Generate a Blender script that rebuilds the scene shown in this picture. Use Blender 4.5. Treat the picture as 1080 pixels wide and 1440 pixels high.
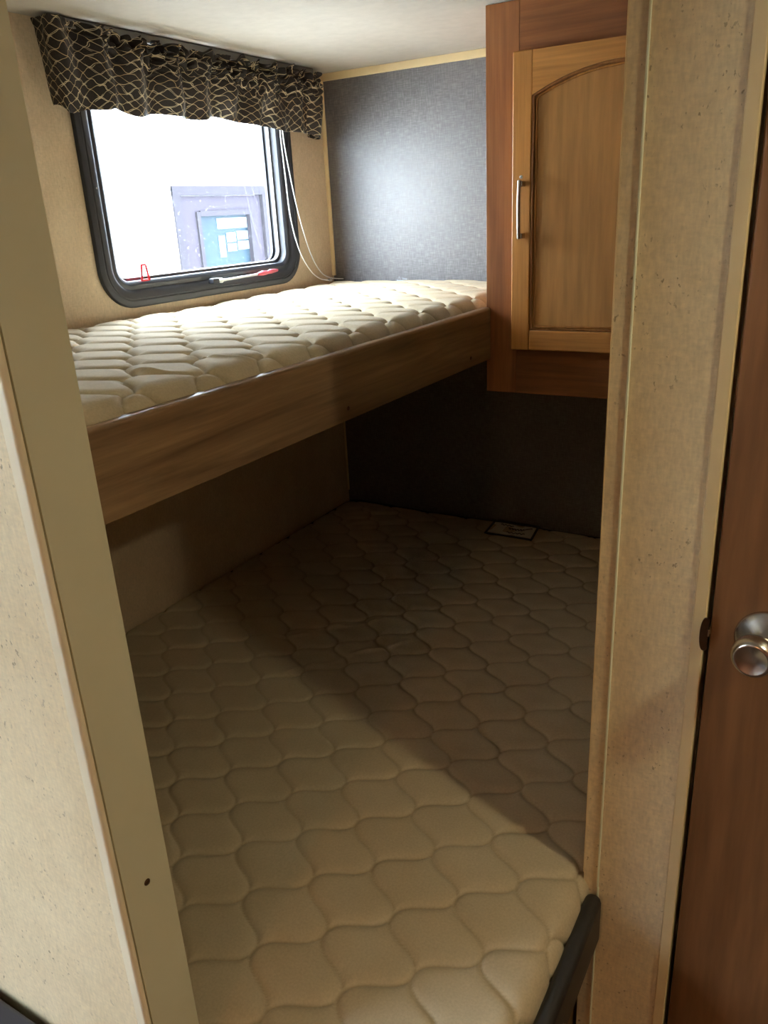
import bpy, bmesh, math, random
import numpy as np
from mathutils import Matrix, Vector

random.seed(4)
rng = np.random.default_rng(7)
for o in list(bpy.data.objects):
    bpy.data.objects.remove(o)
SC = bpy.context.scene
COL = SC.collection

# ------------------------------------------------------------------ camera
CAM = Vector((1.605, 0.0, 1.54))
RIGHT = Vector((0.864245, 0.500603, -0.049771))
DOWN = Vector((0.137463, -0.330165, -0.933860))
FWD = Vector((-0.483926, 0.800242, -0.354158))
cam_d = bpy.data.cameras.new('camera')
cam = bpy.data.objects.new('camera', cam_d)
COL.objects.link(cam)
m = Matrix.Identity(4)
for r in range(3):
    m[r][0] = RIGHT[r]; m[r][1] = -DOWN[r]; m[r][2] = -FWD[r]; m[r][3] = CAM[r]
cam.matrix_world = m
cam_d.sensor_fit = 'VERTICAL'
cam_d.sensor_height = 36.0
cam_d.lens = 36.0 * 1108.47 / 1440.0
cam_d.clip_start = 0.02
SC.camera = cam

# ------------------------------------------------------------------ world / light
SKY = 60.0
world = bpy.data.worlds.new('overcast_sky')
SC.world = world
world.use_nodes = True
bg = world.node_tree.nodes['Background']
bg.inputs[0].default_value = (0.75, 0.87, 1.0, 1)
bg.inputs[1].default_value = SKY

def portal(name, loc, direction, sx, sy):
    l = bpy.data.lights.new(name, 'AREA')
    l.shape = 'RECTANGLE'; l.size = sx; l.size_y = sy
    l.cycles.is_portal = True
    o = bpy.data.objects.new(name, l)
    COL.objects.link(o)
    o.location = loc
    o.rotation_euler = Vector(direction).to_track_quat('-Z', 'Z').to_euler()
    return o
portal('bunk_window_portal', (-0.075, 1.79, 1.66), (1, 0, 0), 0.80, 0.58)
portal('hall_window_portal', (-0.075, -0.75, 1.45), (1, 0, 0), 0.92, 0.72)

LAMP_A = 6.2      # watts, ceiling lamp right of the bunk opening
FILL_LAMP = 15.0      # watts, unseen lamp behind the camera, added as warm fill
vs = SC.view_settings
vs.view_transform = 'Standard'
vs.look = 'None'
vs.gamma = 1.0
vs.use_curve_mapping = False
vs.exposure = 0.0

# ------------------------------------------------------------------ helpers
def wloc(o):
    v = Vector((0, 0, 0))
    while o is not None:
        v += o.location
        o = o.parent
    return v

def setp(o, label=None, cat=None, group=None, kind=None):
    if label: o['label'] = label
    if cat: o['category'] = cat
    if group: o['group'] = group
    if kind: o['kind'] = kind
    return o

def empty(name, loc, label, cat, group=None, kind=None):
    o = bpy.data.objects.new(name, None)
    o.empty_display_size = 0.05
    COL.objects.link(o)
    o.location = loc
    return setp(o, label, cat, group, kind)

def link_mesh(name, me, mat, parent=None, smooth=False, origin=None):
    """mesh verts are in world space; they are moved to the parent's space"""
    off = wloc(parent) if parent else Vector((0, 0, 0))
    org = Vector(origin) if origin else off
    me.transform(Matrix.Translation(-org))
    if mat: me.materials.append(mat)
    if smooth:
        me.polygons.foreach_set('use_smooth', [True] * len(me.polygons))
    o = bpy.data.objects.new(name, me)
    COL.objects.link(o)
    if parent:
        o.parent = parent
        o.location = org - off
    else:
        o.location = org
    return o

def bm_box(bm, x0, x1, y0, y1, z0, z1):
    vs_ = [bm.verts.new(p) for p in ((x0,y0,z0),(x1,y0,z0),(x1,y1,z0),(x0,y1,z0),(x0,y0,z1),(x1,y0,z1),(x1,y1,z1),(x0,y1,z1))]
    for f in ((0,3,2,1),(4,5,6,7),(0,1,5,4),(1,2,6,5),(2,3,7,6),(3,0,4,7)):
        bm.faces.new([vs_[i] for i in f])

def finish(bm):
    me = bpy.data.meshes.new('m')
    bmesh.ops.recalc_face_normals(bm, faces=bm.faces)
    bm.to_mesh(me); bm.free()
    return me

def box(name, x0, x1, y0, y1, z0, z1, mat, parent=None, bevel=0.0, seg=2, smooth=None):
    bm = bmesh.new()
    bm_box(bm, x0, x1, y0, y1, z0, z1)
    if bevel > 0:
        bmesh.ops.bevel(bm, geom=list(bm.edges), offset=bevel, segments=seg, profile=0.5, affect='EDGES')
    org = None if parent else ((x0+x1)/2, (y0+y1)/2, z0)
    o = link_mesh(name, finish(bm), mat, parent, smooth=bevel > 0 if smooth is None else smooth, origin=org)
    if bevel > 0:
        wn = o.modifiers.new('wn', 'WEIGHTED_NORMAL'); wn.keep_sharp = False
    return o

def wall_with_hole(name, axis, a0, a1, u0, u1, z0, z1, holes, mat):
    """slab normal to 'axis' ('x'), spans u=y; rectangular holes [(u0,u1,z0,z1)]"""
    us = sorted({u0, u1, *[h[0] for h in holes], *[h[1] for h in holes]})
    zs = sorted({z0, z1, *[h[2] for h in holes], *[h[3] for h in holes]})
    bm = bmesh.new()
    solid = {}
    for i in range(len(us)-1):
        for j in range(len(zs)-1):
            cu, cz = (us[i]+us[i+1])/2, (zs[j]+zs[j+1])/2
            solid[i, j] = not any(h[0] < cu < h[1] and h[2] < cz < h[3] for h in holes)
    vcache = {}
    def V(a, u, z):
        k = (round(a,5), round(u,5), round(z,5))
        if k not in vcache:
            vcache[k] = bm.verts.new((a, u, z) if axis == 'x' else (u, a, z))
        return vcache[k]
    for (i, j), s in solid.items():
        if not s: continue
        A, B, C_, D_ = us[i], us[i+1], zs[j], zs[j+1]
        for a in (a0, a1):
            bm.faces.new([V(a,A,C_), V(a,B,C_), V(a,B,D_), V(a,A,D_)])
        for (di, dj, p, q) in ((-1,0,(A,C_),(A,D_)),(1,0,(B,C_),(B,D_)),(0,-1,(A,C_),(B,C_)),(0,1,(A,D_),(B,D_))):
            if not solid.get((i+di, j+dj), False):
                bm.faces.new([V(a0,*p), V(a1,*p), V(a1,*q), V(a0,*q)])
    return link_mesh(name, finish(bm), mat)

def tube(name, pts, rad, mat, parent=None, res=8, cyclic=False, smooth_pts=False):
    pts = [Vector(p) for p in pts]
    if smooth_pts:
        out = []
        P = [pts[0]] + pts + [pts[-1]]
        for i in range(1, len(P)-2):
            for k in range(8):
                t = k/8
                a, b, c, d = P[i-1], P[i], P[i+1], P[i+2]
                out.append(0.5*((2*b)+(c-a)*t+(2*a-5*b+4*c-d)*t*t+(3*b-a-3*c+d)*t**3))
        out.append(pts[-1]); pts = out
    if cyclic and len(pts) <= 6:          # keep full thickness round sharp corners
        pts = [p.lerp(q, f) for p, q in zip(pts, pts[1:]+pts[:1]) for f in (0.0, 0.12, 0.88)]
    bm = bmesh.new(); rings = []
    n = len(pts); prev = None
    for i, p in enumerate(pts):
        if cyclic: t = pts[(i+1) % n] - pts[i-1]
        else: t = pts[min(i+1, n-1)] - pts[max(i-1, 0)]
        t.normalize()
        if prev is None:
            up = Vector((0,0,1)) if abs(t.z) < 0.9 else Vector((1,0,0))
            s = t.cross(up).normalized()
        else:
            s = (prev - t*prev.dot(t)).normalized()
        prev = s; u = t.cross(s)
        r = rad[i] if isinstance(rad, (list, tuple)) else rad
        rings.append([bm.verts.new(p + s*r*math.cos(2*math.pi*k/res) + u*r*math.sin(2*math.pi*k/res)) for k in range(res)])
    for i in range(n if cyclic else n-1):
        A, B = rings[i], rings[(i+1) % n]
        for k in range(res):
            bm.faces.new([A[k], A[(k+1) % res], B[(k+1) % res], B[k]])
    if not cyclic:
        bm.faces.new(rings[0][::-1]); bm.faces.new(rings[-1])
    org = None if parent else pts[0]
    return link_mesh(name, finish(bm), mat, parent, smooth=True, origin=org)

def lathe(name, prof, base, axis, mat, parent=None, seg=32):
    """prof: (radius, distance along axis)"""
    base = Vector(base); ax = Vector(axis).normalized()
    s = ax.orthogonal().normalized(); u = ax.cross(s)
    bm = bmesh.new(); rings = []
    for r, h in prof:
        if r < 1e-6: rings.append([bm.verts.new(base + ax*h)])
        else: rings.append([bm.verts.new(base + ax*h + (s*math.cos(2*math.pi*k/seg) + u*math.sin(2*math.pi*k/seg))*r) for k in range(seg)])
    for A, B in zip(rings, rings[1:]):
        for k in range(seg):
            a = [A[k % len(A)], A[(k+1) % len(A)]] if len(A) > 1 else [A[0]]
            b = [B[(k+1) % len(B)], B[k % len(B)]] if len(B) > 1 else [B[0]]
            if len(a)+len(b) > 2: bm.faces.new(a + b)
    org = None if parent else base
    o = link_mesh(name, finish(bm), mat, parent, smooth=True, origin=org)
    return o

def grid_mesh(P, name='g', uv=None):
    """P: (n,m,3) numpy grid"""
    n, mm = P.shape[:2]
    idx = np.arange(n*mm).reshape(n, mm)
    q = np.stack([idx[:-1,:-1], idx[1:,:-1], idx[1:,1:], idx[:-1,1:]], -1).reshape(-1, 4)
    me = bpy.data.meshes.new(name)
    me.vertices.add(n*mm); me.vertices.foreach_set('co', P.astype(np.float32).ravel())
    me.loops.add(q.size); me.loops.foreach_set('vertex_index', q.astype(np.int32).ravel())
    me.polygons.add(len(q))
    me.polygons.foreach_set('loop_start', np.arange(0, q.size, 4, dtype=np.int32))
    me.polygons.foreach_set('loop_total', np.full(len(q), 4, dtype=np.int32))
    me.update(calc_edges=True)
    if uv is not None:
        l = me.uv_layers.new(name='UVMap')
        l.data.foreach_set('uv', uv.reshape(-1, 2)[q.ravel()].astype(np.float32).ravel())
    me.validate()
    return me

def extrude_profile(name, pts2d, y0, y1, mat, parent=None, plane='xz', bevel=0.0):
    """closed 2-D outline extruded along the third axis (plane 'xz' -> along y)"""
    bm = bmesh.new()
    def P(p, t):
        if plane == 'xz': return (p[0], t, p[1])
        if plane == 'yz': return (t, p[0], p[1])
        return (p[0], p[1], t)
    a = [bm.verts.new(P(p, y0)) for p in pts2d]
    b = [bm.verts.new(P(p, y1)) for p in pts2d]
    n = len(a)
    for i in range(n):
        bm.faces.new([a[i], a[(i+1) % n], b[(i+1) % n], b[i]])
    bm.faces.new(a[::-1]); bm.faces.new(b)
    return link_mesh(name, finish(bm), mat, parent, origin=None if parent else P(pts2d[0], y0))

# ------------------------------------------------------------------ materials
def srgb(r, g, b):
    f = lambda c: (c/255/12.92) if c/255 <= 0.04045 else ((c/255+0.055)/1.055)**2.4
    return (f(r), f(g), f(b), 1)

class NT:
    def __init__(self, name):
        self.m = bpy.data.materials.new(name); self.m.use_nodes = True
        self.t = self.m.node_tree; self.b = self.t.nodes['Principled BSDF']
        self.out = self.t.nodes['Material Output']
        self._co = None
    def n(self, typ, **kw):
        nd = self.t.nodes.new(typ)
        for k, v in kw.items(): setattr(nd, k, v)
        return nd
    def l(self, a, b): self.t.links.new(a, b)
    def co(self, scale=(1,1,1), kind='Object'):
        if self._co is None: self._co = self.n('ShaderNodeTexCoord')
        mp = self.n('ShaderNodeMapping'); mp.inputs['Scale'].default_value = scale
        self.l(self._co.outputs[kind], mp.inputs[0]); return mp.outputs[0]
    def noise(self, scale=(1,1,1), s=5.0, detail=4.0, rough=0.55, dist=0.0):
        nd = self.n('ShaderNodeTexNoise'); nd.inputs['Scale'].default_value = s
        nd.inputs['Detail'].default_value = detail; nd.inputs['Roughness'].default_value = rough
        nd.inputs['Distortion'].default_value = dist
        self.l(self.co(scale), nd.inputs['Vector']); return nd.outputs['Fac']
    def ramp(self, fac, stops):
        r = self.n('ShaderNodeValToRGB')
        e = r.color_ramp.elements
        while len(e) > 1: e.remove(e[-1])
        e[0].position, e[0].color = stops[0]
        for p, c in stops[1:]:
            x = e.new(p); x.color = c
        self.l(fac, r.inputs[0]); return r.outputs[0]
    def mix(self, fac, a, b, mode='MIX'):
        x = self.n('ShaderNodeMix', data_type='RGBA', blend_type=mode)
        for v, s in ((fac, x.inputs[0]), (a, x.inputs[6]), (b, x.inputs[7])):
            if hasattr(v, 'links') or hasattr(v, 'is_linked'): self.l(v, s)
            else: s.default_value = v
        return x.outputs[2]
    def math(self, op, a, b=None, c=None):
        x = self.n('ShaderNodeMath', operation=op)
        for i, v in enumerate((a, b, c)):
            if v is None: continue
            if hasattr(v, 'is_linked'): self.l(v, x.inputs[i])
            else: x.inputs[i].default_value = v
        return x.outputs[0]
    def bump(self, h, strength=0.3, dist=0.002):
        b = self.n('ShaderNodeBump'); b.inputs['Strength'].default_value = strength
        b.inputs['Distance'].default_value = dist
        self.l(h, b.inputs['Height']); self.l(b.outputs[0], self.b.inputs['Normal'])
    def col(self, c):
        if hasattr(c, 'is_linked'): self.l(c, self.b.inputs['Base Color'])
        else: self.b.inputs['Base Color'].default_value = c
    def set(self, **kw):
        for k, v in kw.items(): self.b.inputs[k.replace('_', ' ')].default_value = v
        return self

BW = lambda v: (v, v, v, 1)
def mat_plain(name, c, rough=0.5, metallic=0.0, spec=0.5, var=0.06, vs_=18):
    t = NT(name)
    n = t.noise(s=vs_, detail=5)
    t.col(t.mix(1.0, c, t.ramp(n, [(0.3, BW(1-var)), (0.7, BW(1+var))]), 'MULTIPLY'))
    t.set(Roughness=rough, Metallic=metallic, Specular_IOR_Level=spec)
    return t.m

def mat_wallpaper(name, c, dark, axis='z', speck=0.5):
    """vinyl wallboard: mottled linen with small darker flecks"""
    t = NT(name)
    blot = t.noise(scale=(1.0, 1.0, 0.7), s=9, detail=7, rough=0.72)
    grain = t.noise(scale=(60, 60, 160), s=1.6, detail=3)
    grain2 = t.noise(scale=(170, 170, 45), s=1.5, detail=2)
    base = t.mix(t.ramp(blot, [(0.35, BW(0)), (0.68, BW(0.62))]), c, dark)
    base = t.mix(1.0, base, t.ramp(grain, [(0.25, BW(0.92)), (0.75, BW(1.07))]), 'MULTIPLY')
    base = t.mix(1.0, base, t.ramp(grain2, [(0.25, BW(0.9)), (0.75, BW(1.08))]), 'MULTIPLY')
    sp = t.noise(scale=(170, 170, 110), s=1.0, detail=2, rough=0.6)
    gate = t.noise(s=11, detail=3)
    f = t.math('MULTIPLY', t.ramp(sp, [(0.645, BW(0)), (0.71, BW(1))]), t.ramp(gate, [(0.42, BW(0)), (0.6, BW(1))]))
    f = t.math('MULTIPLY', f, speck)
    base = t.mix(f, base, (dark[0]*0.42, dark[1]*0.38, dark[2]*0.33, 1))
    t.col(base); t.set(Roughness=0.62, Specular_IOR_Level=0.35)
    t.bump(t.math('ADD', grain, grain2), 0.12, 0.001)
    return t.m

def mat_wood(name, light, dark, along='z', rough=0.42, fine=1.0, spec=0.4, contrast=1.0):
    t = NT(name)
    k = {'x': 0, 'y': 1, 'z': 2}[along]
    sc = [22*fine]*3; sc[k] = 1.3
    sc2 = [110*fine]*3; sc2[k] = 5.0
    sc3 = [5.0]*3; sc3[k] = 0.9
    g = t.noise(scale=tuple(sc), s=1.0, detail=5, dist=0.9)
    g2 = t.noise(scale=tuple(sc2), s=1.0, detail=3)
    b = t.noise(scale=tuple(sc3), s=1.0, detail=3)
    lo, hi = 0.5-0.24/contrast, 0.5+0.24/contrast
    c = t.mix(t.ramp(g, [(lo, BW(0)), (hi, BW(1))]), dark, light)
    c = t.mix(1.0, c, t.ramp(g2, [(0.3, BW(0.80)), (0.65, BW(1.10))]), 'MULTIPLY')
    c = t.mix(1.0, c, t.ramp(b, [(0.3, BW(0.84)), (0.7, BW(1.14))]), 'MULTIPLY')
    t.col(c); t.set(Roughness=rough, Specular_IOR_Level=spec)
    t.bump(g2, 0.08, 0.001)
    return t.m

M = {}
M['wall'] = mat_wallpaper('beige_wallboard', srgb(216, 196, 166), srgb(194, 170, 136), speck=0.35)
M['wall_fleck'] = mat_wallpaper('flecked_wallboard', srgb(238, 221, 184), srgb(214, 193, 154), speck=0.8)
M['ceiling'] = mat_plain('ceiling_panel', srgb(184, 177, 166), 0.85, var=0.05, vs_=30)
M['cream_trim'] = mat_plain('cream_trim', srgb(226, 204, 158), 0.45, var=0.03)
M['pale_trim'] = mat_plain('pale_cream_trim', srgb(246, 234, 204), 0.45, var=0.03)
M['green_bead'] = mat_plain('pale_bead', srgb(240, 244, 218), 0.4, var=0.02)
M['jamb'] = mat_plain('khaki_laminate', srgb(214, 211, 184), 0.5, var=0.03, vs_=5)
M['black_frame'] = mat_plain('black_aluminium', srgb(40, 41, 46), 0.5, spec=0.5, var=0.08)
M['black_vinyl'] = mat_plain('black_vinyl', srgb(40, 38, 36), 0.45, var=0.1)
M['navy_vinyl'] = mat_plain('dark_vinyl', srgb(44, 44, 52), 0.5, var=0.1)
M['white_plastic'] = mat_plain('white_plastic', srgb(235, 235, 232), 0.35, var=0.02)
M['red_plastic'] = mat_plain('red_plastic', srgb(196, 30, 44), 0.35, var=0.03)
M['pink_plastic'] = mat_plain('faded_red_plastic', srgb(190, 78, 92), 0.4, var=0.08, vs_=90)
M['nickel'] = mat_plain('brushed_nickel', srgb(196, 192, 186), 0.24, metallic=1.0, var=0.04)
M['dark_bronze'] = mat_plain('dark_bronze', srgb(96, 74, 58), 0.35, metallic=1.0, var=0.1)
M['grey_metal'] = mat_plain('grey_metal', srgb(120, 118, 116), 0.4, metallic=0.6, var=0.05)
M['rail_wood'] = mat_wood('bunk_rail_laminate', srgb(160, 129, 92), srgb(102, 75, 51), 'y', 0.38, contrast=1.5)
M['frame_wood_v'] = mat_wood('cabinet_frame_vertical', srgb(164, 106, 60), srgb(128, 76, 44), 'z', 0.4)
M['frame_wood_h'] = mat_wood('cabinet_frame_horizontal', srgb(158, 100, 56), srgb(116, 68, 38), 'x', 0.4)
M['door_wood_v'] = mat_wood('cabinet_door_vertical', srgb(206, 146, 80), srgb(182, 122, 60), 'z', 0.36, contrast=0.7)
M['door_wood_h'] = mat_wood('cabinet_door_horizontal', srgb(206, 146, 80), srgb(182, 122, 60), 'x', 0.36, contrast=0.7)
M['door_panel'] = mat_wood('cabinet_door_panel', srgb(194, 142, 80), srgb(170, 118, 62), 'z', 0.45, fine=0.5, contrast=0.6)
M['door_bead'] = mat_wood('cabinet_door_bead', srgb(166, 112, 60), srgb(138, 88, 46), 'z', 0.4)
M['hall_door'] = mat_wood('brown_door_laminate', srgb(138, 96, 60), srgb(102, 66, 36), 'z', 0.4, fine=0.55)
M['ply'] = mat_wood('plywood', srgb(176, 142, 100), srgb(150, 116, 78), 'y', 0.7)
M['floor'] = mat_wood('vinyl_plank', srgb(86, 66, 48), srgb(62, 46, 32), 'y', 0.45)
M['base_panel'] = mat_wood('bed_base_panel', srgb(140, 110, 72), srgb(112, 84, 54), 'z', 0.5)

def mat_fabric():
    t = NT('mattress_ticking')
    n1 = t.noise(s=260, detail=2); n2 = t.noise(s=9, detail=5)
    c = t.mix(t.ramp(n2, [(0.3, BW(0)), (0.7, BW(1))]), srgb(192, 175, 145), srgb(201, 185, 156))
    c = t.mix(1.0, c, t.ramp(n1, [(0.3, BW(0.93)), (0.7, BW(1.06))]), 'MULTIPLY')
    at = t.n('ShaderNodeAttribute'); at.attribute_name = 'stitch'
    c = t.mix(t.math('MULTIPLY', at.outputs['Fac'], 0.45), c, srgb(150, 128, 98))  # stitch thread tint that also paints shade into the creases
    t.col(c); t.set(Roughness=0.9, Specular_IOR_Level=0.15, Sheen_Weight=0.08)
    t.bump(n1, 0.15, 0.0008)
    return t.m
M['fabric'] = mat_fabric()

def mat_grey_wall():
    t = NT('charcoal_woven_wallboard')
    a = t.noise(scale=(38, 1, 330), s=1.0, detail=4)
    b = t.noise(scale=(330, 1, 38), s=1.0, detail=4)
    bl = t.noise(s=5, detail=4)
    w = t.math('ADD', t.math('MULTIPLY', a, 0.5), t.math('MULTIPLY', b, 0.5))
    c = t.ramp(w, [(0.34, srgb(72, 67, 67)), (0.5, srgb(93, 89, 89)), (0.66, srgb(118, 114, 114))])
    c = t.mix(1.0, c, t.ramp(bl, [(0.3, BW(0.94)), (0.7, BW(1.06))]), 'MULTIPLY')
    t.col(c); t.set(Roughness=0.46, Specular_IOR_Level=0.7)
    t.bump(w, 0.35, 0.0012)
    return t.m
M['grey_wall'] = mat_grey_wall()

def mat_valance():
    t = NT('valance_print')
    tc = t.n('ShaderNodeUVMap')
    nz = t.n('ShaderNodeTexNoise'); nz.inputs['Scale'].default_value = 22; nz.inputs['Detail'].default_value = 1
    t.l(tc.outputs[0], nz.inputs['Vector'])
    sep = t.n('ShaderNodeSeparateXYZ'); t.l(tc.outputs[0], sep.inputs[0])
    nzc = t.n('ShaderNodeSeparateColor'); t.l(nz.outputs['Color'], nzc.inputs[0])
    u = t.math('ADD', sep.outputs[0], t.math('MULTIPLY', t.math('SUBTRACT', nzc.outputs[0], 0.5), 0.030))
    v = t.math('ADD', sep.outputs[1], t.math('MULTIPLY', t.math('SUBTRACT', nzc.outputs[1], 0.5), 0.022))
    W, H = 0.034, 0.0235
    def family(ph, amp, off):
        cs = t.math('MULTIPLY', t.math('COSINE', t.math('ADD', t.math('MULTIPLY', u, 2*math.pi/W), ph)), amp)
        x = t.math('ADD', t.math('ADD', t.math('DIVIDE', v, H), cs), off)
        return t.math('ABSOLUTE', t.math('SUBTRACT', t.math('FRACT', x), 0.5))
    d = t.math('MINIMUM', family(0.0, 0.22, 0.0), family(0.35, -0.22, 0.5))
    d2 = t.math('MINIMUM', family(0.75, 0.20, 0.03), family(2.9, 0.24, 0.52))
    gate = t.n('ShaderNodeTexNoise'); gate.inputs['Scale'].default_value = 30
    t.l(tc.outputs[0], gate.inputs['Vector'])
    l1 = t.ramp(d, [(0.018, BW(1)), (0.036, BW(0))])
    l2 = t.math('MULTIPLY', t.ramp(d2, [(0.016, BW(1)), (0.034, BW(0))]), t.ramp(gate.outputs['Fac'], [(0.5, BW(0)), (0.56, BW(0.9))]))
    f = t.math('MAXIMUM', l1, l2)
    weave = t.noise(s=420, detail=2)
    cl = t.ramp(gate.outputs['Fac'], [(0.35, srgb(190, 164, 122)), (0.6, srgb(216, 200, 168))])
    c = t.mix(f, t.ramp(weave, [(0.3, srgb(34, 29, 27)), (0.7, srgb(48, 41, 37))]), cl)
    t.col(c); t.set(Roughness=0.7, Specular_IOR_Level=0.25, Sheen_Weight=0.1)
    return t.m
M['valance'] = mat_valance()

def mat_glass(name, haze=0.008, tint=(0.93, 0.96, 0.97, 1)):
    t = NT(name)
    t.t.nodes.remove(t.b)
    tr = t.n('ShaderNodeBsdfTransparent'); tr.inputs[0].default_value = tint
    gl = t.n('ShaderNodeBsdfGlossy'); gl.inputs['Roughness'].default_value = 0.02
    tl = t.n('ShaderNodeBsdfTranslucent'); tl.inputs[0].default_value = (0.9, 0.93, 1, 1)
    fr = t.n('ShaderNodeFresnel'); fr.inputs[0].default_value = 1.45
    dirt = t.noise(s=160, detail=2)
    hz = t.math('ADD', t.math('MULTIPLY', t.ramp(dirt, [(0.66, BW(0)), (0.72, BW(1))]), 0.12), haze)  # dirt specks, plus an even haze put in as veiling glare
    m1 = t.n('ShaderNodeMixShader'); t.l(hz, m1.inputs[0]); t.l(tr.outputs[0], m1.inputs[1]); t.l(tl.outputs[0], m1.inputs[2])
    m2 = t.n('ShaderNodeMixShader'); t.l(fr.outputs[0], m2.inputs[0]); t.l(m1.outputs[0], m2.inputs[1]); t.l(gl.outputs[0], m2.inputs[2])
    t.l(m2.outputs[0], t.out.inputs[0])
    return t.m
M['glass'] = mat_glass('dusty_glare_glass')
def mat_clear():
    t = NT('clear_plastic'); t.set(Roughness=0.08, Transmission_Weight=0.85, IOR=1.46); t.col((0.95, 0.97, 1, 1)); return t.m
M['clear'] = mat_clear()
def mat_emit(name, c, s):
    t = NT(name); t.col(c)
    t.b.inputs['Emission Color'].default_value = c; t.b.inputs['Emission Strength'].default_value = s
    return t.m

# ------------------------------------------------------------------ room shell
ZC = 1.968          # ceiling
XR = 2.45           # right wall
YB = 2.40           # back wall
YF = -2.6
win_hole = (1.405, 2.165, 1.385, 1.925)
hall_hole = (-1.20, -0.30, 1.10, 1.80)

S = lambda o: setp(o, kind='structure')
S(box('floor', -0.06, XR+0.06, YF-0.06, YB+0.06, -0.06, 0.0, M['floor']))
S(box('ceiling', -0.06, XR+0.06, YF-0.06, YB+0.06, ZC, ZC+0.06, M['ceiling']))
S(wall_with_hole('wall_left', 'x', -0.06, 0.0, YF, YB+0.06, 0.0, ZC, [win_hole, hall_hole], M['wall']))
S(box('wall_back', 0.0, XR, YB, YB+0.06, 0.0, ZC, M['grey_wall']))
S(box('wall_right', XR, XR+0.06, YF, YB+0.06, 0.0, ZC, M['hall_door']))
S(box('wall_rear', 0.0, XR, YF-0.06, YF, 0.0, ZC, M['hall_door']))

# partition on the left of the opening
PX = 0.99
part = S(box('wall_partition', 0.0, PX-0.006, 0.417, 0.480, 0.0, ZC, M['wall_fleck']))
jamb = S(box('trim_1', PX-0.006, PX, 0.4172, 0.482, 0.0, ZC, M['jamb']))
S(box('trim_2', PX-0.018, PX, 0.4075, 0.4169, 0.0, ZC, M['pale_trim'], bevel=0.004, seg=4))
sc_ = lathe('screw', [(0.0, -0.002), (0.0042, -0.002), (0.0042, 0.0006), (0.003, 0.0018), (0.0, 0.0018)], (PX, 0.448, 0.836), (1, 0, 0), M['dark_bronze'], jamb, seg=16)

# panel to the right of the bunk opening + hall door
YP = 1.0
PL = 1.345
panel = S(box('wall_panel', PL, 1.474, YP, YP+0.05, 0.0, ZC, M['wall_fleck']))
S(box('trim_3', PL+0.0220, PL+0.0252, YP-0.0035, YP, 0.50, ZC, M['green_bead'], bevel=0.001))
S(box('trim_4', PL+0.0230, PL+0.0262, YP-0.0035, YP, 0.0, 0.4995, M['green_bead'], bevel=0.001))
S(box('trim_5', PL-0.001, PL+0.0005, YP-0.001, YP+0.05, 0.52, ZC, M['cream_trim']))
S(box('trim_6', 1.472, 1.4885, YP-0.004, YP+0.05, 0.0, ZC, M['cream_trim'], bevel=0.002))
S(box('wall_door_side', 2.16, XR, YP, YP+0.05, 0.0, ZC, M['wall_fleck']))
S(box('wall_door_head', 1.489, 2.16, YP, YP+0.05, 1.90, ZC, M['wall_fleck']))
S(box('trim_7', 2.1435, 2.16, YP-0.008, YP, 0.0, 1.90, M['cream_trim'], bevel=0.002))

door = empty('door_1', (1.82, YP+0.02, 0.0), 'brown wood-grain hall door with a round brushed knob', 'door', kind='structure')
box('leaf', 1.4945, 2.138, YP+0.004, YP+0.036, 0.012, 1.890, M['hall_door'], door, bevel=0.002)
KX, KZ = 1.562, 1.004
rose = lathe('rosette', [(0.0, 0.0), (0.0385, 0.0), (0.0385, 0.0025), (0.036, 0.005), (0.030, 0.009), (0.020, 0.016), (0.0135, 0.022), (0.012, 0.028)], (KX, YP+0.004, KZ), (0, -1, 0), M['nickel'], door, seg=48)
knob = lathe('knob', [(0.0115, 0.022), (0.0115, 0.029), (0.015, 0.032), (0.022, 0.037), (0.0262, 0.044), (0.0272, 0.051), (0.0262, 0.058), (0.0235, 0.0635), (0.0205, 0.0662), (0.0185, 0.0655), (0.010, 0.0625), (0.0, 0.0615)], (KX-0.004, YP+0.004, KZ), (-0.10, -1, 0), M['nickel'], door, seg=48)
# strike bracket on the casing
strike = empty('door_strike', (1.4885, YP-0.004, 0.985), 'small dark metal strike plate on the cream casing beside the knob', 'strike plate')
pr = []
for k in range(13):
    a = k/12*math.pi
    pr.append((1.4885 - 0.0068*math.sin(a)**0.7 + 0.0015, 1.000 - 0.024*math.cos(a)))
pr += [(1.4935, 1.022), (1.4935, 0.978)]
extrude_profile('plate', pr, YP-0.0105, YP-0.0072, M['dark_bronze'], strike)
box('tongue', 1.4905, 1.4955, YP-0.0100, YP+0.003, 0.997, 1.008, M['nickel'], strike, bevel=0.001)

# trims at the grey wall
S(box('trim_8', 0.0, 0.782, YB-0.007, YB, ZC-0.022, ZC, M['cream_trim'], bevel=0.002))
S(box('trim_9', 0.0, 0.011, YB-0.011, YB, 1.345, ZC-0.022, M['cream_trim'], bevel=0.002))
S(box('trim_10', 0.0, 0.006, YB-0.006, YB, 0.55, 1.17, M['cream_trim'], bevel=0.0015))

# ------------------------------------------------------------------ bunk window
def rrect(y0, y1, z0, z1, r, n=10):
    pts = []
    for cy, cz, a0 in ((y1-r, z1-r, 0), (y0+r, z1-r, 90), (y0+r, z0+r, 180), (y1-r, z0+r, 270)):
        for k in range(n+1):
            a = math.radians(a0 + 90*k/n)
            pts.append((cy + r*math.cos(a), cz + r*math.sin(a)))
    return pts

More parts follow.
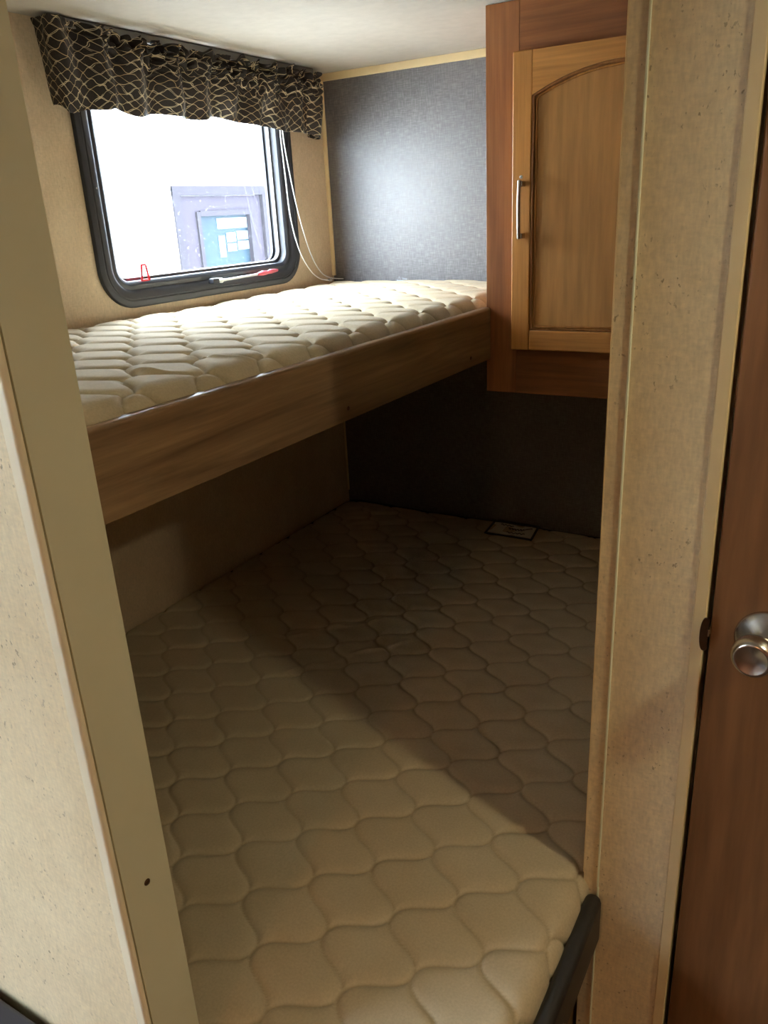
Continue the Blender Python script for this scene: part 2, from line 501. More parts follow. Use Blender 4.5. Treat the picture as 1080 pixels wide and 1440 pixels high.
def sweep_rrect(name, outer, R, prof, mat, parent, closed=True):
    """prof: list of (inset, x)"""
    y0, y1, z0, z1 = outer
    bm = bmesh.new(); loops = []
    for ins, x in prof:
        loops.append([bm.verts.new((x, y, z)) for y, z in rrect(y0+ins, y1-ins, z0+ins, z1-ins, max(R-ins, 0.006))])
    pairs = list(zip(loops, loops[1:]))
    if closed: pairs.append((loops[-1], loops[0]))
    n = len(loops[0])
    for A, B in pairs:
        for k in range(n):
            bm.faces.new([A[k], A[(k+1) % n], B[(k+1) % n], B[k]])
    o = link_mesh(name, finish(bm), mat, parent, smooth=True)
    es = o.modifiers.new('es', 'EDGE_SPLIT'); es.split_angle = math.radians(35)
    return o

def make_window(name, outer, label, R=0.10):
    y0, y1, z0, z1 = outer
    w = empty(name, (0.0, (y0+y1)/2, z0), label, 'window', kind='structure')
    sweep_rrect('frame', outer, R, [(0.0, 0.0005), (0.0, 0.008), (0.002, 0.011), (0.006, 0.0125), (0.016, 0.0125), (0.018, 0.0105), (0.020, 0.0105), (0.022, 0.0125),
        (0.036, 0.0115), (0.042, 0.008), (0.044, 0.004), (0.050, 0.004), (0.054, 0.006), (0.060, 0.004), (0.064, 0.0),
        (0.066, -0.058), (0.036, -0.058), (0.036, 0.0005)], M['black_frame'], w)
    sweep_rrect('sash', (y0+0.058, y1-0.058, z0+0.058, z1-0.058), R-0.05, [(0.0, -0.030), (0.0, -0.020), (0.014, -0.020), (0.016, -0.030)], M['grey_metal'], w)
    sweep_rrect('gasket', (y0+0.060, y1-0.060, z0+0.060, z1-0.060), R-0.05, [(0.0, -0.050), (0.0, -0.044), (0.012, -0.044), (0.012, -0.050)], M['black_frame'], w)
    bm = bmesh.new()
    pts = rrect(y0+0.064, y1-0.064, z0+0.064, z1-0.064, R-0.06)
    a = [bm.verts.new((-0.0465, y, z)) for y, z in pts]
    bm.faces.new(a)
    link_mesh('glass_pane', finish(bm), M['glass'], w)
    return w

WY0, WY1, WZ0, WZ1 = 1.372, 2.198, 1.345, 1.955
win = make_window('window_1', (WY0, WY1, WZ0, WZ1), 'black-framed bunk window with rounded corners')
# latch rod with pink handle
la = tube('latch_rod', [(0.026, 1.775, 1.384), (0.028, 1.80, 1.384), (0.028, 1.96, 1.3865)], [0.0045, 0.0032, 0.0032], M['white_plastic'], win, res=10)
tube('latch_handle', [(0.028, 1.945, 1.3862), (0.028, 1.972, 1.388), (0.028, 1.995, 1.388), (0.028, 2.012, 1.390), (0.028, 2.045, 1.391)], [0.0045, 0.0075, 0.005, 0.0072, 0.004], M['pink_plastic'], la, res=10)
box('latch_catch', 0.010, 0.030, 1.748, 1.774, 1.377, 1.392, M['black_frame'], win, bevel=0.003)
lathe('latch_pivot', [(0.0, 0.0), (0.007, 0.0), (0.007, 0.012), (0.004, 0.016), (0.0, 0.016)], (0.018, 1.782, 1.384), (1, 0, 0), M['white_plastic'], win, seg=16)
tube('pull_tab', [(0.006, 1.506, 1.409), (0.006, 1.511, 1.447), (0.006, 1.525, 1.447), (0.006, 1.532, 1.409)], 0.0030, M['red_plastic'], win, res=8, cyclic=True)
for yy in (1.393, 1.402):
    lathe('screw', [(0.0, 0.0), (0.0022, 0.0), (0.0018, 0.0012), (0.0, 0.0014)], (0.0092 if yy < 1.396 else 0.0128, yy, 1.629), (1, 0, 0), M['nickel'], win, seg=10)

win2 = make_window('window_2', (-1.235, -0.265, 1.065, 1.835), 'black-framed hall window behind the camera')

# ------------------------------------------------------------------ mattresses
JX, JY, PH, LQ = 0.5705, 1.0, 0.0768, 0.147
def quilt(x, y, H, R, xb, yb):
    """pillow height over an onion-shaped stitch lattice"""
    A = PH*0.5
    K = 1.1
    raw = np.cos(2*np.pi*(y-yb)/LQ)
    c = np.tanh(K*raw)/math.tanh(K)
    slope = A*K/math.tanh(K)*(1-np.tanh(K*raw)**2)*np.sqrt(np.clip(1-raw**2, 0, 1))*2*np.pi/LQ
    corr = 1/np.sqrt(1+slope**2)
    j0 = np.floor((x-xb)/PH)
    d = np.full(x.shape, 1.0)
    for dj in (-1, 0, 1, 2):
        j = j0+dj
        X = xb + j*PH + np.where(np.mod(j, 2) == 0, 1, -1)*A*c
        d = np.minimum(d, np.abs(x-X)*corr)
    t = np.clip(d/R, 0, 1)
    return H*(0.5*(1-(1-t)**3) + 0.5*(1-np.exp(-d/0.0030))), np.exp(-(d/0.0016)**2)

def lumps(x, y, amp, seed):
    r = np.random.default_rng(seed); out = np.zeros_like(x)
    for k in range(14):
        f = r.uniform(3, 26); a = r.uniform(0, 2*np.pi); ph = r.uniform(0, 6.28)
        out += np.sin(f*(x*np.cos(a)+y*np.sin(a))+ph)*amp*(6/(4+f))
    return out/3

def mattress_mesh(x0, x1, y0, y1, zt, th, er, rc, H, R, xb, yb, step, seed, folds=(), crown=0.0):
    def side(lo, hi):
        arc = er*math.pi/2; dn = th-er
        tot = (hi-lo-2*er) + 2*(arc+dn)
        n = int(tot/step)
        s = np.linspace(lo+er-arc-dn, hi-er+arc+dn, n)
        p = np.clip(s, lo+er, hi-er).copy(); drop = np.zeros_like(s); ang = np.zeros_like(s)
        for sgn, edge in ((-1, lo+er), (1, hi-er)):
            e = (s-edge)*sgn
            on = e > 0
            a = np.clip(e/er, 0, math.pi/2)
            p[on] = edge + sgn*er*np.sin(a[on])
            drop[on] = er*(1-np.cos(a[on])) + np.clip(e[on]-arc, 0, None)
            ang[on] = sgn*a[on]
        return s, p, drop, ang
    sx, px, dx, ax = side(x0, x1); sy, py, dy, ay = side(y0, y1)
    SX, SY = np.meshgrid(sx, sy, indexing='ij')
    PXg, PYg = np.meshgrid(px, py, indexing='ij')
    DX, DY = np.meshgrid(dx, dy, indexing='ij')
    AX, AY = np.meshgrid(ax, ay, indexing='ij')
    drop = np.minimum(np.hypot(DX, DY), th)
    # round the vertical corners
    for cx, cy, sgx, sgy in ((x0+rc, y0+rc, -1, -1), (x1-rc, y0+rc, 1, -1), (x0+rc, y1-rc, -1, 1), (x1-rc, y1-rc, 1, 1)):
        a = (PXg-cx)*sgx/rc; b = (PYg-cy)*sgy/rc
        on = (a > 0) & (b > 0)
        k = np.where(on, np.maximum(a, b)/np.maximum(np.hypot(a, b), 1e-6), 1)
        PXg = np.where(on, cx + (PXg-cx)*k, PXg); PYg = np.where(on, cy + (PYg-cy)*k, PYg)
    nx, ny = np.sin(AX), np.sin(AY); nz = np.cos(AX)*np.cos(AY)
    ln = np.sqrt(nx**2+ny**2+nz**2)+1e-6
    wx = SX + lumps(SX, SY, 0.0035, seed+5); wy = SY + lumps(SX, SY, 0.0035, seed+6)
    h, seam = quilt(wx, wy, H, R, xb, yb)
    h = h + lumps(SX, SY, 0.0035, seed)
    for (ax_, ay_), (bx_, by_), wd, amp in folds:
        vx, vy = bx_-ax_, by_-ay_; L2 = vx*vx+vy*vy
        t = ((SX-ax_)*vx+(SY-ay_)*vy)/L2
        tc = np.clip(t, 0, 1)
        dd = np.hypot(SX-(ax_+tc*vx), SY-(ay_+tc*vy) - 0.01*np.sin(tc*7))
        h += amp*np.exp(-(dd/wd)**2)*np.sin(np.pi*np.clip(tc, 0.02, 0.98))
    h *= np.clip((th-drop)/0.03, 0, 1)
    u_ = (PXg-x0)/(x1-x0); v_ = (PYg-y0)/(y1-y0)
    cr = crown*(16*u_*(1-u_)*v_*(1-v_))**0.35
    Z = zt - drop + cr
    P = np.stack([PXg+h*nx/ln, PYg+h*ny/ln, Z+h*nz/ln], -1)
    return P, seam

SURF = {}
def make_mattress(name, label, ext, zt, th, er, H, R, step, seed, folds, xb, yb, base_z, piping_mat, crown=0.0):
    x0, x1, y0, y1 = ext
    root = empty(name, ((x0+x1)/2, (y0+y1)/2, base_z), label, 'mattress')
    P, seam = mattress_mesh(x0, x1, y0, y1, zt, th, er, 0.05, H, R, xb, yb, step, seed, folds, crown)
    me = grid_mesh(P)
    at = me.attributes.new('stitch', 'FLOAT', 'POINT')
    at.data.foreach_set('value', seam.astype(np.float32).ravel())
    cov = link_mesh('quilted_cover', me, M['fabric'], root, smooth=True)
    SURF[name] = P
    bm = bmesh.new()
    pts = [(x, y) for x, y in rrect(x0+0.002, x1-0.002, y0+0.002, y1-0.002, 0.05)]
    bm.faces.new([bm.verts.new((x, y, base_z+0.001)) for x, y in pts])
    link_mesh('underside', finish(bm), M['black_vinyl'], root)
    return root

low_ext = (0.004, 1.347, 0.486, 2.394)
low = make_mattress('lower_mattress', 'wide beige quilted mattress in shade on the lower bunk', low_ext, 0.512, 0.099, 0.032, 0.0080, 0.032, 0.0030, 3,
    [((0.33, 1.365), (0.49, 1.455), 0.0055, 0.010), ((0.45, 1.43), (0.62, 1.60), 0.0055, 0.011), ((0.53, 1.27), (0.64, 1.40), 0.007, 0.009), ((0.60, 1.36), (0.74, 1.54), 0.007, 0.008),
     ((0.15, 1.95), (0.42, 2.07), 0.010, 0.009), ((0.10, 2.10), (0.36, 2.30), 0.010, 0.009), ((0.08, 2.22), (0.30, 2.36), 0.009, 0.008)],
    JX-0.5*PH, JY, 0.413, M['black_vinyl'], crown=0.0)
pp = [(x, y, 0.498) for x, y in rrect(low_ext[0]+0.004, low_ext[1]-0.004, low_ext[2]+0.004, low_ext[3]-0.002, 0.05)]
sel = [p for p in pp if p[1] > 2.2]
tube('piping', [(0.012, 1.25, 0.497), (0.012, 1.8, 0.497)] + [p for p in sel if p[0] < 0.6][::-1] and
     [(0.010, 1.5, 0.500), (0.010, 2.0, 0.503), (0.012, 2.30, 0.506), (0.022, 2.365, 0.509), (0.06, 2.386, 0.512), (0.3, 2.388, 0.508), (0.8, 2.388, 0.508), (1.3, 2.388, 0.506)],
     0.0065, M['black_vinyl'], low, res=8, smooth_pts=True)
# sewn label
_P = SURF['lower_mattress']
_m = (_P[..., 0] > 0.61) & (_P[..., 0] < 0.80) & (_P[..., 1] > 2.25) & (_P[..., 1] < 2.38)
LZ = float(_P[..., 2][_m].max()) - 0.0005
LBL = [(0.628, 2.262), (0.789, 2.264), (0.774, 2.372), (0.617, 2.374)]
def quad_patch(name, corners, z, n, mat, parent, seed):
    P = np.zeros((n, n, 3)); g = np.linspace(0, 1, n)
    for i, a in enumerate(g):
        for j, b in enumerate(g):
            p0 = np.array(corners[0])*(1-a)+np.array(corners[1])*a
            p1 = np.array(corners[3])*(1-a)+np.array(corners[2])*a
            P[i, j, :2] = p0*(1-b)+p1*b
    P[..., 2] = z + 0.0012*np.sin(P[..., 0]*60+seed)
    return link_mesh(name, grid_mesh(P), mat, parent, smooth=True)
lab = quad_patch('sewn_label', LBL, LZ, 9, mat_plain('label_cloth', srgb(232, 228, 215), 0.8), low, 0)
lab['label'] = 'sewn cloth label with a black border and script lettering'
tube('label_border', [(x, y, LZ + 0.001 + 0.0012*math.sin(x*60)) for x, y in LBL], 0.0042, M['black_vinyl'], lab, res=6, cyclic=True)
# script lettering on the label, too small to read: brush strokes as in the photograph
def script(pts, r=0.0014):
    tube('lettering', [(x, y, LZ + 0.0012 + 0.0012*math.sin(x*60)) for x, y in pts], r, M['black_vinyl'], lab, res=5, smooth_pts=True)
script([(0.650+0.004*k, 2.352+0.004*math.sin(k*1.9)) for k in range(12)])
script([(0.685+0.0035*k, 2.330+0.0065*math.sin(k*2.2)) for k in range(16)], 0.0018)
script([(0.735, 2.330), (0.750, 2.345), (0.762, 2.352)], 0.0016)
script([(0.690+0.0045*k, 2.298+0.004*math.sin(k*2.0)) for k in range(15)])

# small lint specks lying on the bed are too small to be things of their own

up_ext = (0.004, 0.758, 0.486, 2.394)
upm = make_mattress('upper_mattress', 'narrow beige quilted mattress on the upper bunk below the window', up_ext, 1.316, 0.105, 0.035, 0.0125, 0.034, 0.0030, 11,
    [((0.60, 0.86), (0.74, 0.90), 0.008, 0.006), ((0.62, 0.98), (0.75, 1.03), 0.007, 0.006)], 0.558+0.02-0.5*PH, 1.058, 1.211, M['black_vinyl'])

# ------------------------------------------------------------------ upper bunk platform and rail
ub = empty('upper_bunk', (0.39, 1.44, 1.172), 'upper bunk shelf with a wood-grain front rail', 'bunk')
box('platform', 0.002, 0.764, 0.4825, 2.396, 1.185, 1.210, M['ply'], ub)
def rail_mesh():
    bm = bmesh.new()
    pr = []
    z0, z1, t, r = 1.171, 1.302, 0.021, 0.008
    for k in range(7):
        a = math.radians(90*k/6); pr.append((-r+r*math.sin(a), z1-r+r*math.cos(a)))
    pr += [(0, z0), (-t, z0), (-t, z1-0.003), (-t+0.003, z1)]
    rings = []
    for y, xf in ((0.4825, 0.7775), (1.05, 0.784), (1.55, 0.789), (1.9195, 0.7935)):
        rings.append([bm.verts.new((xf+dx, y, z)) for dx, z in pr])
    n = len(pr)
    for A, B in zip(rings, rings[1:]):
        for k in range(n): bm.faces.new([A[k], A[(k+1) % n], B[(k+1) % n], B[k]])
    bm.faces.new(rings[0]); bm.faces.new(rings[-1])
    return finish(bm)
rail = link_mesh('front_rail', rail_mesh(), M['rail_wood'], ub)
for yy, xx in ((1.243, 0.7858), (1.80, 0.7922)):
    lathe('screw', [(0.0, -0.001), (0.0045, -0.001), (0.0045, 0.0005), (0.003, 0.0015), (0.0, 0.0008)], (xx, yy, 1.193), (1, 0, 0), M['dark_bronze'], rail, seg=14)

# ------------------------------------------------------------------ lower bunk base
lb = empty('lower_bunk', (0.68, 1.44, 0.0), 'lower bunk base with a black padded side rail', 'bunk')
box('platform', 0.002, 1.342, 0.4825, 2.396, 0.385, 0.411, M['ply'], lb)
box('front_board', 1.318, 1.338, 0.4825, 2.396, 0.0, 0.3845, M['base_panel'], lb)
box('end_board', 0.002, 1.317, 0.4825, 0.50, 0.0, 0.3845, M['base_panel'], lb)
rr = box('side_rail', 1.3525, 1.3795, 0.50, 0.9945, 0.395, 0.492, M['black_vinyl'], lb, bevel=0.012, seg=4)
for yy in (0.62, 0.78, 0.88):
    box('rail_bracket', 1.3425, 1.3530, yy-0.012, yy+0.012, 0.396, 0.41, M['black_vinyl'], lb)
lathe('screw', [(0.0, 0.0), (0.005, 0.0), (0.004, 0.0018), (0.0, 0.002)], (1.3795, 0.80, 0.425), (1, 0, 0), M['nickel'], rr, seg=12)

# ------------------------------------------------------------------ cabinet
CX0, CX1, CY, CZ0 = 0.783, 1.430, 1.92, 1.085
cab = empty('wall_cabinet', ((CX0+CX1)/2, 2.16, CZ0), 'brown wooden wall cabinet with an arched door beside the upper bunk', 'cabinet')
box('side_panel', CX0, CX0+0.015, CY+0.020, YB-0.004, CZ0, ZC-0.001, M['frame_wood_v'], cab)
box('side_panel', CX1-0.015, CX1, CY+0.020, YB-0.004, CZ0, ZC-0.001, M['frame_wood_v'], cab)
box('bottom_panel', CX0+0.0151, CX1-0.0151, CY+0.020, YB-0.004, CZ0, CZ0+0.015, M['black_vinyl'], cab)
box('back_panel', CX0+0.0151, CX1-0.0151, YB-0.012, YB-0.004, CZ0+0.0151, ZC-0.001, M['frame_wood_v'], cab)
DX0, DX1, DZ0, DZ1 = 0.857, 1.362, 1.200, 1.864
ST = 0.082
box('stile', CX0, CX0+ST, CY, CY+0.0198, CZ0, ZC-0.001, M['frame_wood_v'], cab, bevel=0.0012)
box('stile', CX1-ST, CX1, CY, CY+0.0198, CZ0, ZC-0.001, M['frame_wood_v'], cab, bevel=0.0012)
box('bottom_rail', CX0+ST+0.0002, CX1-ST-0.0002, CY, CY+0.0198, CZ0, DZ0+0.012, M['frame_wood_h'], cab, bevel=0.0012)
box('top_rail', CX0+ST+0.0002, CX1-ST-0.0002, CY, CY+0.0198, DZ1-0.012, ZC-0.001, M['frame_wood_h'], cab, bevel=0.0012)

cd = empty('door', (0, 0, 0), None, None)
cd.parent = cab; cd.location = Vector(((DX0+DX1)/2, CY-0.01, DZ0)) - cab.location
cd['label'] = 'golden maple arched cabinet door'
YD0, YD1 = CY-0.0195, CY-0.0008
sw = 0.047
def bevbox(*a, **k): return box(*a, **k)
box('stile', DX0, DX0+sw, YD0, YD1, DZ0, DZ1, M['door_wood_v'], cd, bevel=0.003, seg=3)
box('stile', DX1-sw, DX1, YD0, YD1, DZ0, DZ1, M['door_wood_v'], cd, bevel=0.003, seg=3)
box('bottom_rail', DX0+sw, DX1-sw, YD0, YD1, DZ0, DZ0+0.049, M['door_wood_h'], cd, bevel=0.003, seg=3)
# arched top rail
ix0, ix1 = DX0+sw, DX1-sw
zs_, za = 1.772, 1.822       # spring and crown of the arch
half = (ix1-ix0)/2; rise = za-zs_
Rr = (half*half+rise*rise)/(2*rise); cxm = (ix0+ix1)/2
def arch(x, d=0.0): return za - Rr + math.sqrt(max((Rr-d)**2-(x-cxm)**2, 0))
arc_pts = [(ix0+(ix1-ix0)*k/28, arch(ix0+(ix1-ix0)*k/28)) for k in range(29)]
extrude_profile('arched_rail', [(ix0, DZ1-0.002), *arc_pts, (ix1, DZ1-0.002)], YD0+0.0005, YD1, M['door_wood_h'], cd)
# bead and recessed panel
bead = [(ix0+0.003, DZ0+0.052)] + [(min(max(x, ix0+0.003), ix1-0.003), z-0.003) for x, z in arc_pts] + [(ix1-0.003, DZ0+0.052)]
tube('bead', [(x, YD0+0.0055, z) for x, z in bead], 0.0042, M['door_bead'], cd, res=8, cyclic=True)
bead2 = [(ix0+0.009, DZ0+0.058)] + [(min(max(x, ix0+0.009), ix1-0.009), z-0.009) for x, z in arc_pts] + [(ix1-0.009, DZ0+0.058)]
tube('bead', [(x, YD0+0.0095, z) for x, z in bead2], 0.003, M['door_wood_v'], cd, res=8, cyclic=True)
extrude_profile('panel', [(ix0-0.002, DZ0+0.047), *[(x, z+0.002) for x, z in arc_pts], (ix1+0.002, DZ0+0.047)], YD0+0.010, YD0+0.015, M['door_panel'], cd)
# bar pull
hx = 0.884
pull = tube('handle', [(hx, YD0-0.022, 1.466), (hx, YD0-0.0240, 1.50), (hx, YD0-0.0248, 1.53), (hx, YD0-0.0240, 1.56), (hx, YD0-0.022, 1.596)], 0.0046, M['nickel'], cd, res=12, smooth_pts=True)
pull['label'] = 'brushed nickel bar handle'
for z in (1.4725, 1.5875):
    box('handle_post', hx-0.0045, hx+0.0075, YD0-0.022, YD0+0.0005, z-0.006, z+0.006, M['nickel'], pull, bevel=0.0015)
lathe('door_bumper', [(0.0, 0.0), (0.004, 0.0), (0.0034, 0.0025), (0.0, 0.003)], (0.880, YD0, 1.603), (0, -1, 0), M['white_plastic'], cd, seg=14)

# ------------------------------------------------------------------ valance
def valance():
    y0, y1, zb, zt = 1.302, 2.303, 1.787, 1.962
    dep = 0.066
    ret = dep
    # path: wall -> left return -> front -> right return
    n, mm = 620, 64
    L = ret + (y1-y0) + ret
    s = np.linspace(0, L, n)
    rc = 0.03
    yy = np.zeros(n); xx = np.zeros(n); nxv = np.zeros(n); nyv = np.zeros(n)
    for i, q in enumerate(s):
        if q < ret:
            yy[i] = y0; xx[i] = 0.004 + (dep-0.004)*q/ret; nxv[i], nyv[i] = 0, -1
        elif q < ret+(y1-y0):
            yy[i] = y0+(q-ret); xx[i] = dep; nxv[i], nyv[i] = 1, 0
        else:
            yy[i] = y1; xx[i] = dep - (dep-0.004)*(q-ret-(y1-y0))/ret; nxv[i], nyv[i] = 0, 1
    k = np.ones(19)/19
    pad = lambda a: np.convolve(np.pad(a, 9, mode='edge'), k, 'valid')
    yy, xx, nxv, nyv = pad(yy), pad(xx), pad(nxv), pad(nyv)
    t = np.linspace(0, 1, mm)          # 0 = bottom hem
    S_, T = np.meshgrid(s, t, indexing='ij')
    r = np.random.default_rng(21)
    f = np.zeros_like(S_)
    for a in range(8):
        fr = r.uniform(18, 60); f += np.sin(fr*S_+r.uniform(0, 6)+1.6*np.sin(3*T+a))*0.0056
    gather = np.zeros_like(S_); pinch = np.zeros_like(S_)
    for a in range(10):
        fr = r.uniform(90, 330); gather += np.sin(fr*S_+r.uniform(0, 6)+r.uniform(-22, 22)*T)*0.0040
        pinch += np.sin(r.uniform(90, 260)*S_ + r.uniform(30, 90)*T + r.uniform(0, 6))*0.0034
    gamp = np.interp(S_, [0, 0.16, 0.30, L-0.1, L], [0.10, 0.15, 1.0, 1.0, 0.7])
    tw = np.clip((T-0.42)/0.58, 0, 1)**1.1
    off = f*(1-0.45*tw) + (gather*tw*1.0 + pinch*tw*0.8)*gamp
    off += 0.010*np.sin(np.pi*np.clip(T/0.95, 0, 1))*0.8
    # rod pocket: squeeze and header
    off -= 0.010*np.exp(-((T-0.90)/0.05)**2)
    # overlapping box pleats
    for sp in (ret+0.135, ret+0.385, ret+0.93):
        e = S_-sp - 0.012*(1-T)
        off += np.where(e < 0, np.exp(e/0.03), 0)*0.012*(1-0.5*T)
    hem = zb + 0.005*np.sin(11*s+1.0)+0.004*np.sin(31*s+2.0)+0.003*np.sin(57*s)
    hem += np.interp(s, [0, ret*0.5, ret, ret+0.1, ret+0.16, L-0.17, L-0.12, L-0.05, L], [0.004, 0.002, -0.004, -0.002, 0.010, 0.002, -0.006, -0.012, -0.012])
    top = zt + (0.004*np.sin(140*s)+0.004*np.sin(83*s+1)+0.003*np.sin(231*s))*np.interp(s, [0, 0.2, 0.3, L], [0.1, 0.2, 1, 1]) - np.interp(s, [0, 0.1, 0.2, 0.3, L], [0.0, 0.0, 0.006, 0.014, 0.012])
    Z = hem[:, None]*(1-T) + top[:, None]*T
    Z = np.minimum(Z, ZC-0.002)
    off *= np.interp(S_, [0, ret, ret+0.08, L-ret-0.08, L-ret, L], [0.25, 0.4, 1, 1, 0.8, 0.5])
    X = np.maximum(xx[:, None]*(1-0.28*(1-T)) + off*nxv[:, None], 0.003)
    Y = yy[:, None] + off*nyv[:, None]
    Y = Y + 0.028*(1-T)*np.interp(S_, [0, ret, ret+0.14], [1.0, 0.9, 0.0])
    Y = np.minimum(Y, YB-0.012)
    P = np.stack([X, Y, Z], -1)
    # cloth length along the gathered run is longer than the run itself
    us = s*1.0
    stretch = us[:, None]*(1.0+0.0*T) + gamp*tw*0.010*np.sin(60*S_)
    uv = np.stack([stretch, T*0.185], -1)
    return P, uv
Pv, uvv = valance()
val = empty('window_valance', (0.06, 1.79, 1.79), 'gathered black valance with gold wavy line print above the bunk window', 'valance')
vcl = link_mesh('cloth', grid_mesh(Pv, uv=uvv), M['valance'], val, smooth=True)
so = vcl.modifiers.new('thick', 'SOLIDIFY'); so.thickness = 0.0018; so.offset = -1
track = empty('curtain_track', (0.03, 1.79, 1.945), 'grey metal curtain track at the ceiling above the valance', 'track')
box('rail', 0.030, 0.050, 1.315, 2.290, ZC-0.020, ZC-0.0005, M['grey_metal'], track, bevel=0.002)
for yy in (1.34, 1.79, 2.24):
    box('bracket', 0.0005, 0.0305, yy-0.01, yy+0.01, ZC-0.018, ZC-0.006, M['grey_metal'], track)

# ------------------------------------------------------------------ blind cords
cords = empty('blind_cord', (0.03, 2.12, 1.335), 'pair of thin white blind cords hanging beside the window onto the mattress', 'cord')
tube('cord', [(0.040, 2.108, 1.90), (0.040, 2.106, 1.78), (0.036, 2.118, 1.66), (0.030, 2.135, 1.54), (0.030, 2.168, 1.44), (0.034, 2.215, 1.375), (0.036, 2.262, 1.346), (0.046, 2.300, 1.337)], 0.0019, M['white_plastic'], cords, res=7, smooth_pts=True)
tube('cord', [(0.040, 2.118, 1.90), (0.040, 2.118, 1.78), (0.034, 2.146, 1.66), (0.028, 2.185, 1.54), (0.026, 2.232, 1.43), (0.026, 2.285, 1.365), (0.032, 2.335, 1.342), (0.052, 2.380, 1.335)], 0.0019, M['white_plastic'], cords, res=7, smooth_pts=True)
lathe('tassel', [(0.0, 0.0), (0.0035, 0.0), (0.0055, 0.012), (0.005, 0.018), (0.0, 0.019)], (0.045, 2.295, 1.338), (0.2, 0.98, 0.0), M['clear'], cords, seg=16)
cl = empty('cord_cleat', (0.285, 2.365, 1.327), 'tiny clear plastic cord cleat lying against the grey wall', 'cleat')
box('base', 0.270, 0.300, 2.362, 2.374, 1.3255, 1.3305, M['clear'], cl, bevel=0.0015)
lathe('ring', [(0.003, 0.0), (0.0065, 0.0), (0.0075, 0.004), (0.0065, 0.008), (0.003, 0.008), (0.003, 0.0)], (0.283, 2.364, 1.336), (0, 1, 0), M['clear'], cl, seg=18)
box('arm', 0.292, 0.318, 2.364, 2.371, 1.331, 1.3345, M['clear'], cl, bevel=0.001)

# ------------------------------------------------------------------ dark bench in the near left corner
bn = empty('bench_seat', (0.42, 0.06, 0.0), 'dark bench cushion edge against the flecked partition, bottom left', 'bench')
box('base', 0.02, 0.80, -0.30, 0.395, 0.0, 0.40, M['base_panel'], bn)
box('cushion', 0.01, 0.815, -0.32, 0.402, 0.4005, 0.513, M['navy_vinyl'], bn, bevel=0.008, seg=3)

# ------------------------------------------------------------------ ceiling lamps
def lamp(name, x, y, col, watts, label, rad=0.07):
    r = empty(name, (x, y, ZC-0.03), label, 'lamp', 'ceiling lamps of the hall')
    lathe('housing', [(0.0, 0.0), (rad+0.012, 0.0), (rad+0.012, 0.014), (rad, 0.022), (rad, 0.016), (0.0, 0.016)], (x, y, ZC-0.0005), (0, 0, -1), M['white_plastic'], r, seg=32)
    lathe('diffuser', [(rad-0.001, 0.017), (rad*0.8, 0.022), (0.0, 0.023)], (x, y, ZC-0.0005), (0, 0, -1), mat_emit(name+'_glow', (*col, 1), 3.0), r, seg=32)
    ld = bpy.data.lights.new(name+'_light', 'AREA'); ld.shape = 'DISK'; ld.size = rad*1.9; ld.energy = watts; ld.color = col
    lo = bpy.data.objects.new(name+'_light', ld); COL.objects.link(lo)
    lo.parent = r; lo.location = (0, 0, 0.03-0.03)
    return r
lamp('ceiling_lamp', 2.20, 0.69, (1.0, 0.95, 0.62), LAMP_A, 'round ceiling lamp right of the bunk opening near the hall door', 0.045)
lamp('ceiling_lamp', 1.50, -2.10, (1.0, 0.50, 0.19), FILL_LAMP, 'added unseen warm fill lamp on the ceiling behind the camera')

# ------------------------------------------------------------------ outside: neighbouring white trailer
GZ = -0.75
S(box('ground_outside', -14, -0.35, -10, 14, GZ-0.1, GZ, mat_plain('gravel', srgb(190, 186, 178), 0.9, var=0.15, vs_=6)))
XE = -1.80
M['ext_white'] = mat_plain('white_trailer_skin', srgb(240, 240, 238), 0.5, var=0.02)
M['ext_door'] = mat_plain('weathered_grey_door', srgb(36, 33, 38), 0.95, spec=0.03, var=0.10, vs_=60)
M['ext_door2'] = mat_plain('grey_door_frame', srgb(33, 31, 34), 0.95, spec=0.03, var=0.08, vs_=60)
M['ext_dark'] = mat_plain('dark_blue_glass', srgb(14, 26, 33), 0.5, spec=0.05, var=0.15, vs_=12)
nb = empty('neighbour_trailer', (XE-1.0, 3.6, GZ), 'white trailer parked outside the window', 'trailer')
wall_e = wall_with_hole('wall', 'x', XE-0.06, XE, -5.5, 8.0, GZ+0.35, 2.75, [(3.53, 4.36, GZ+0.55, 1.735)], M['ext_white'])
wall_e.parent = nb; wall_e.location = -Vector(nb.location)
box('roof', XE-2.3, XE+0.01, -5.5, 8.0, 2.7505, 2.82, M['ext_white'], nb)
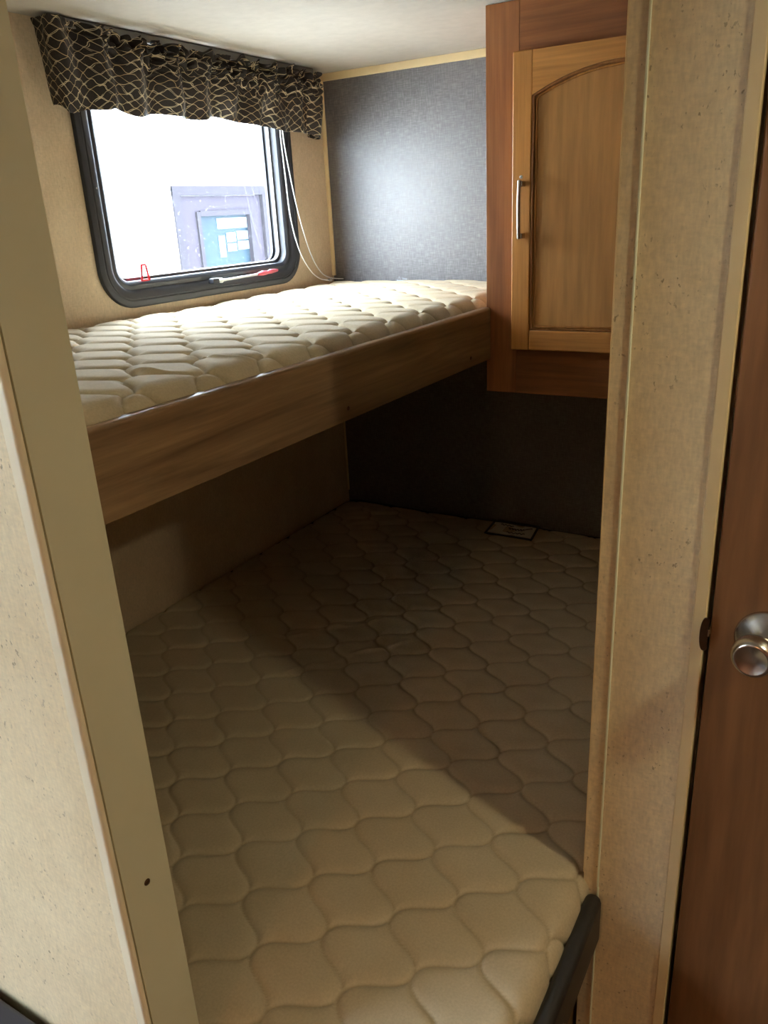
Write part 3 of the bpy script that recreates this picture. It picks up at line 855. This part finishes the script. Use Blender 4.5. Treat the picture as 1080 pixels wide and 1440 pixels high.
box('far_wall', XE-2.3, XE-2.24, -5.5, 8.0, GZ+0.35, 2.75, M['ext_white'], nb)
box('chassis', XE-2.3, XE-0.02, -5.4, 7.9, GZ+0.10, GZ+0.3495, M['black_frame'], nb)
box('seam_strip', XE, XE+0.006, 3.165, 3.175, 1.49, 2.2, M['black_frame'], nb)
dr = empty('door', (0, 0, 0), None, None); dr.parent = nb
dr.location = Vector((XE, 3.93, GZ+0.55)) - nb.location
box('jamb', XE-0.05, XE+0.012, 3.515, 3.575, GZ+0.55, 1.735, M['ext_door2'], dr)
box('jamb', XE-0.05, XE+0.012, 4.315, 4.375, GZ+0.55, 1.735, M['ext_door2'], dr)
box('head_frame', XE-0.05, XE+0.014, 3.515, 4.375, 1.690, 1.742, M['ext_door2'], dr)
lf = wall_with_hole('leaf', 'x', XE-0.045, XE-0.012, 3.576, 4.314, GZ+0.56, 1.688, [(3.735, 4.185, 0.95, 1.575)], M['ext_door'])
lf.parent = dr; lf.location = -wloc(dr)
wn = box('window_trim', XE-0.014, XE+0.001, 3.705, 3.735, 0.93, 1.60, M['ext_door2'], dr)
box('window_trim', XE-0.014, XE+0.001, 4.185, 4.215, 0.93, 1.60, M['ext_door2'], dr)
box('window_trim', XE-0.014, XE+0.001, 3.7355, 4.1845, 1.575, 1.605, M['ext_door2'], dr)
box('window_trim', XE-0.014, XE+0.001, 3.7355, 4.1845, 0.925, 0.95, M['ext_door2'], dr)
pane = box('pane', XE-0.036, XE-0.030, 3.735, 4.185, 0.95, 1.575, M['ext_dark'], dr)
# pale panels on the door pane, standing in for its bright reflection
pale = mat_plain('pale_reflection', srgb(78, 92, 94), 0.9, spec=0.05, var=0.06, vs_=30)
for (a, b, c, d) in ((3.90, 4.18, 1.50, 1.56), (3.90, 3.955, 1.335, 1.46), (3.975, 4.06, 1.42, 1.475), (3.975, 4.06, 1.365, 1.41), (4.075, 4.18, 1.43, 1.48), (4.075, 4.18, 1.37, 1.42)):
    box('reflection_panel', XE-0.0298, XE-0.0270, a, b, c, d, pale, pane)
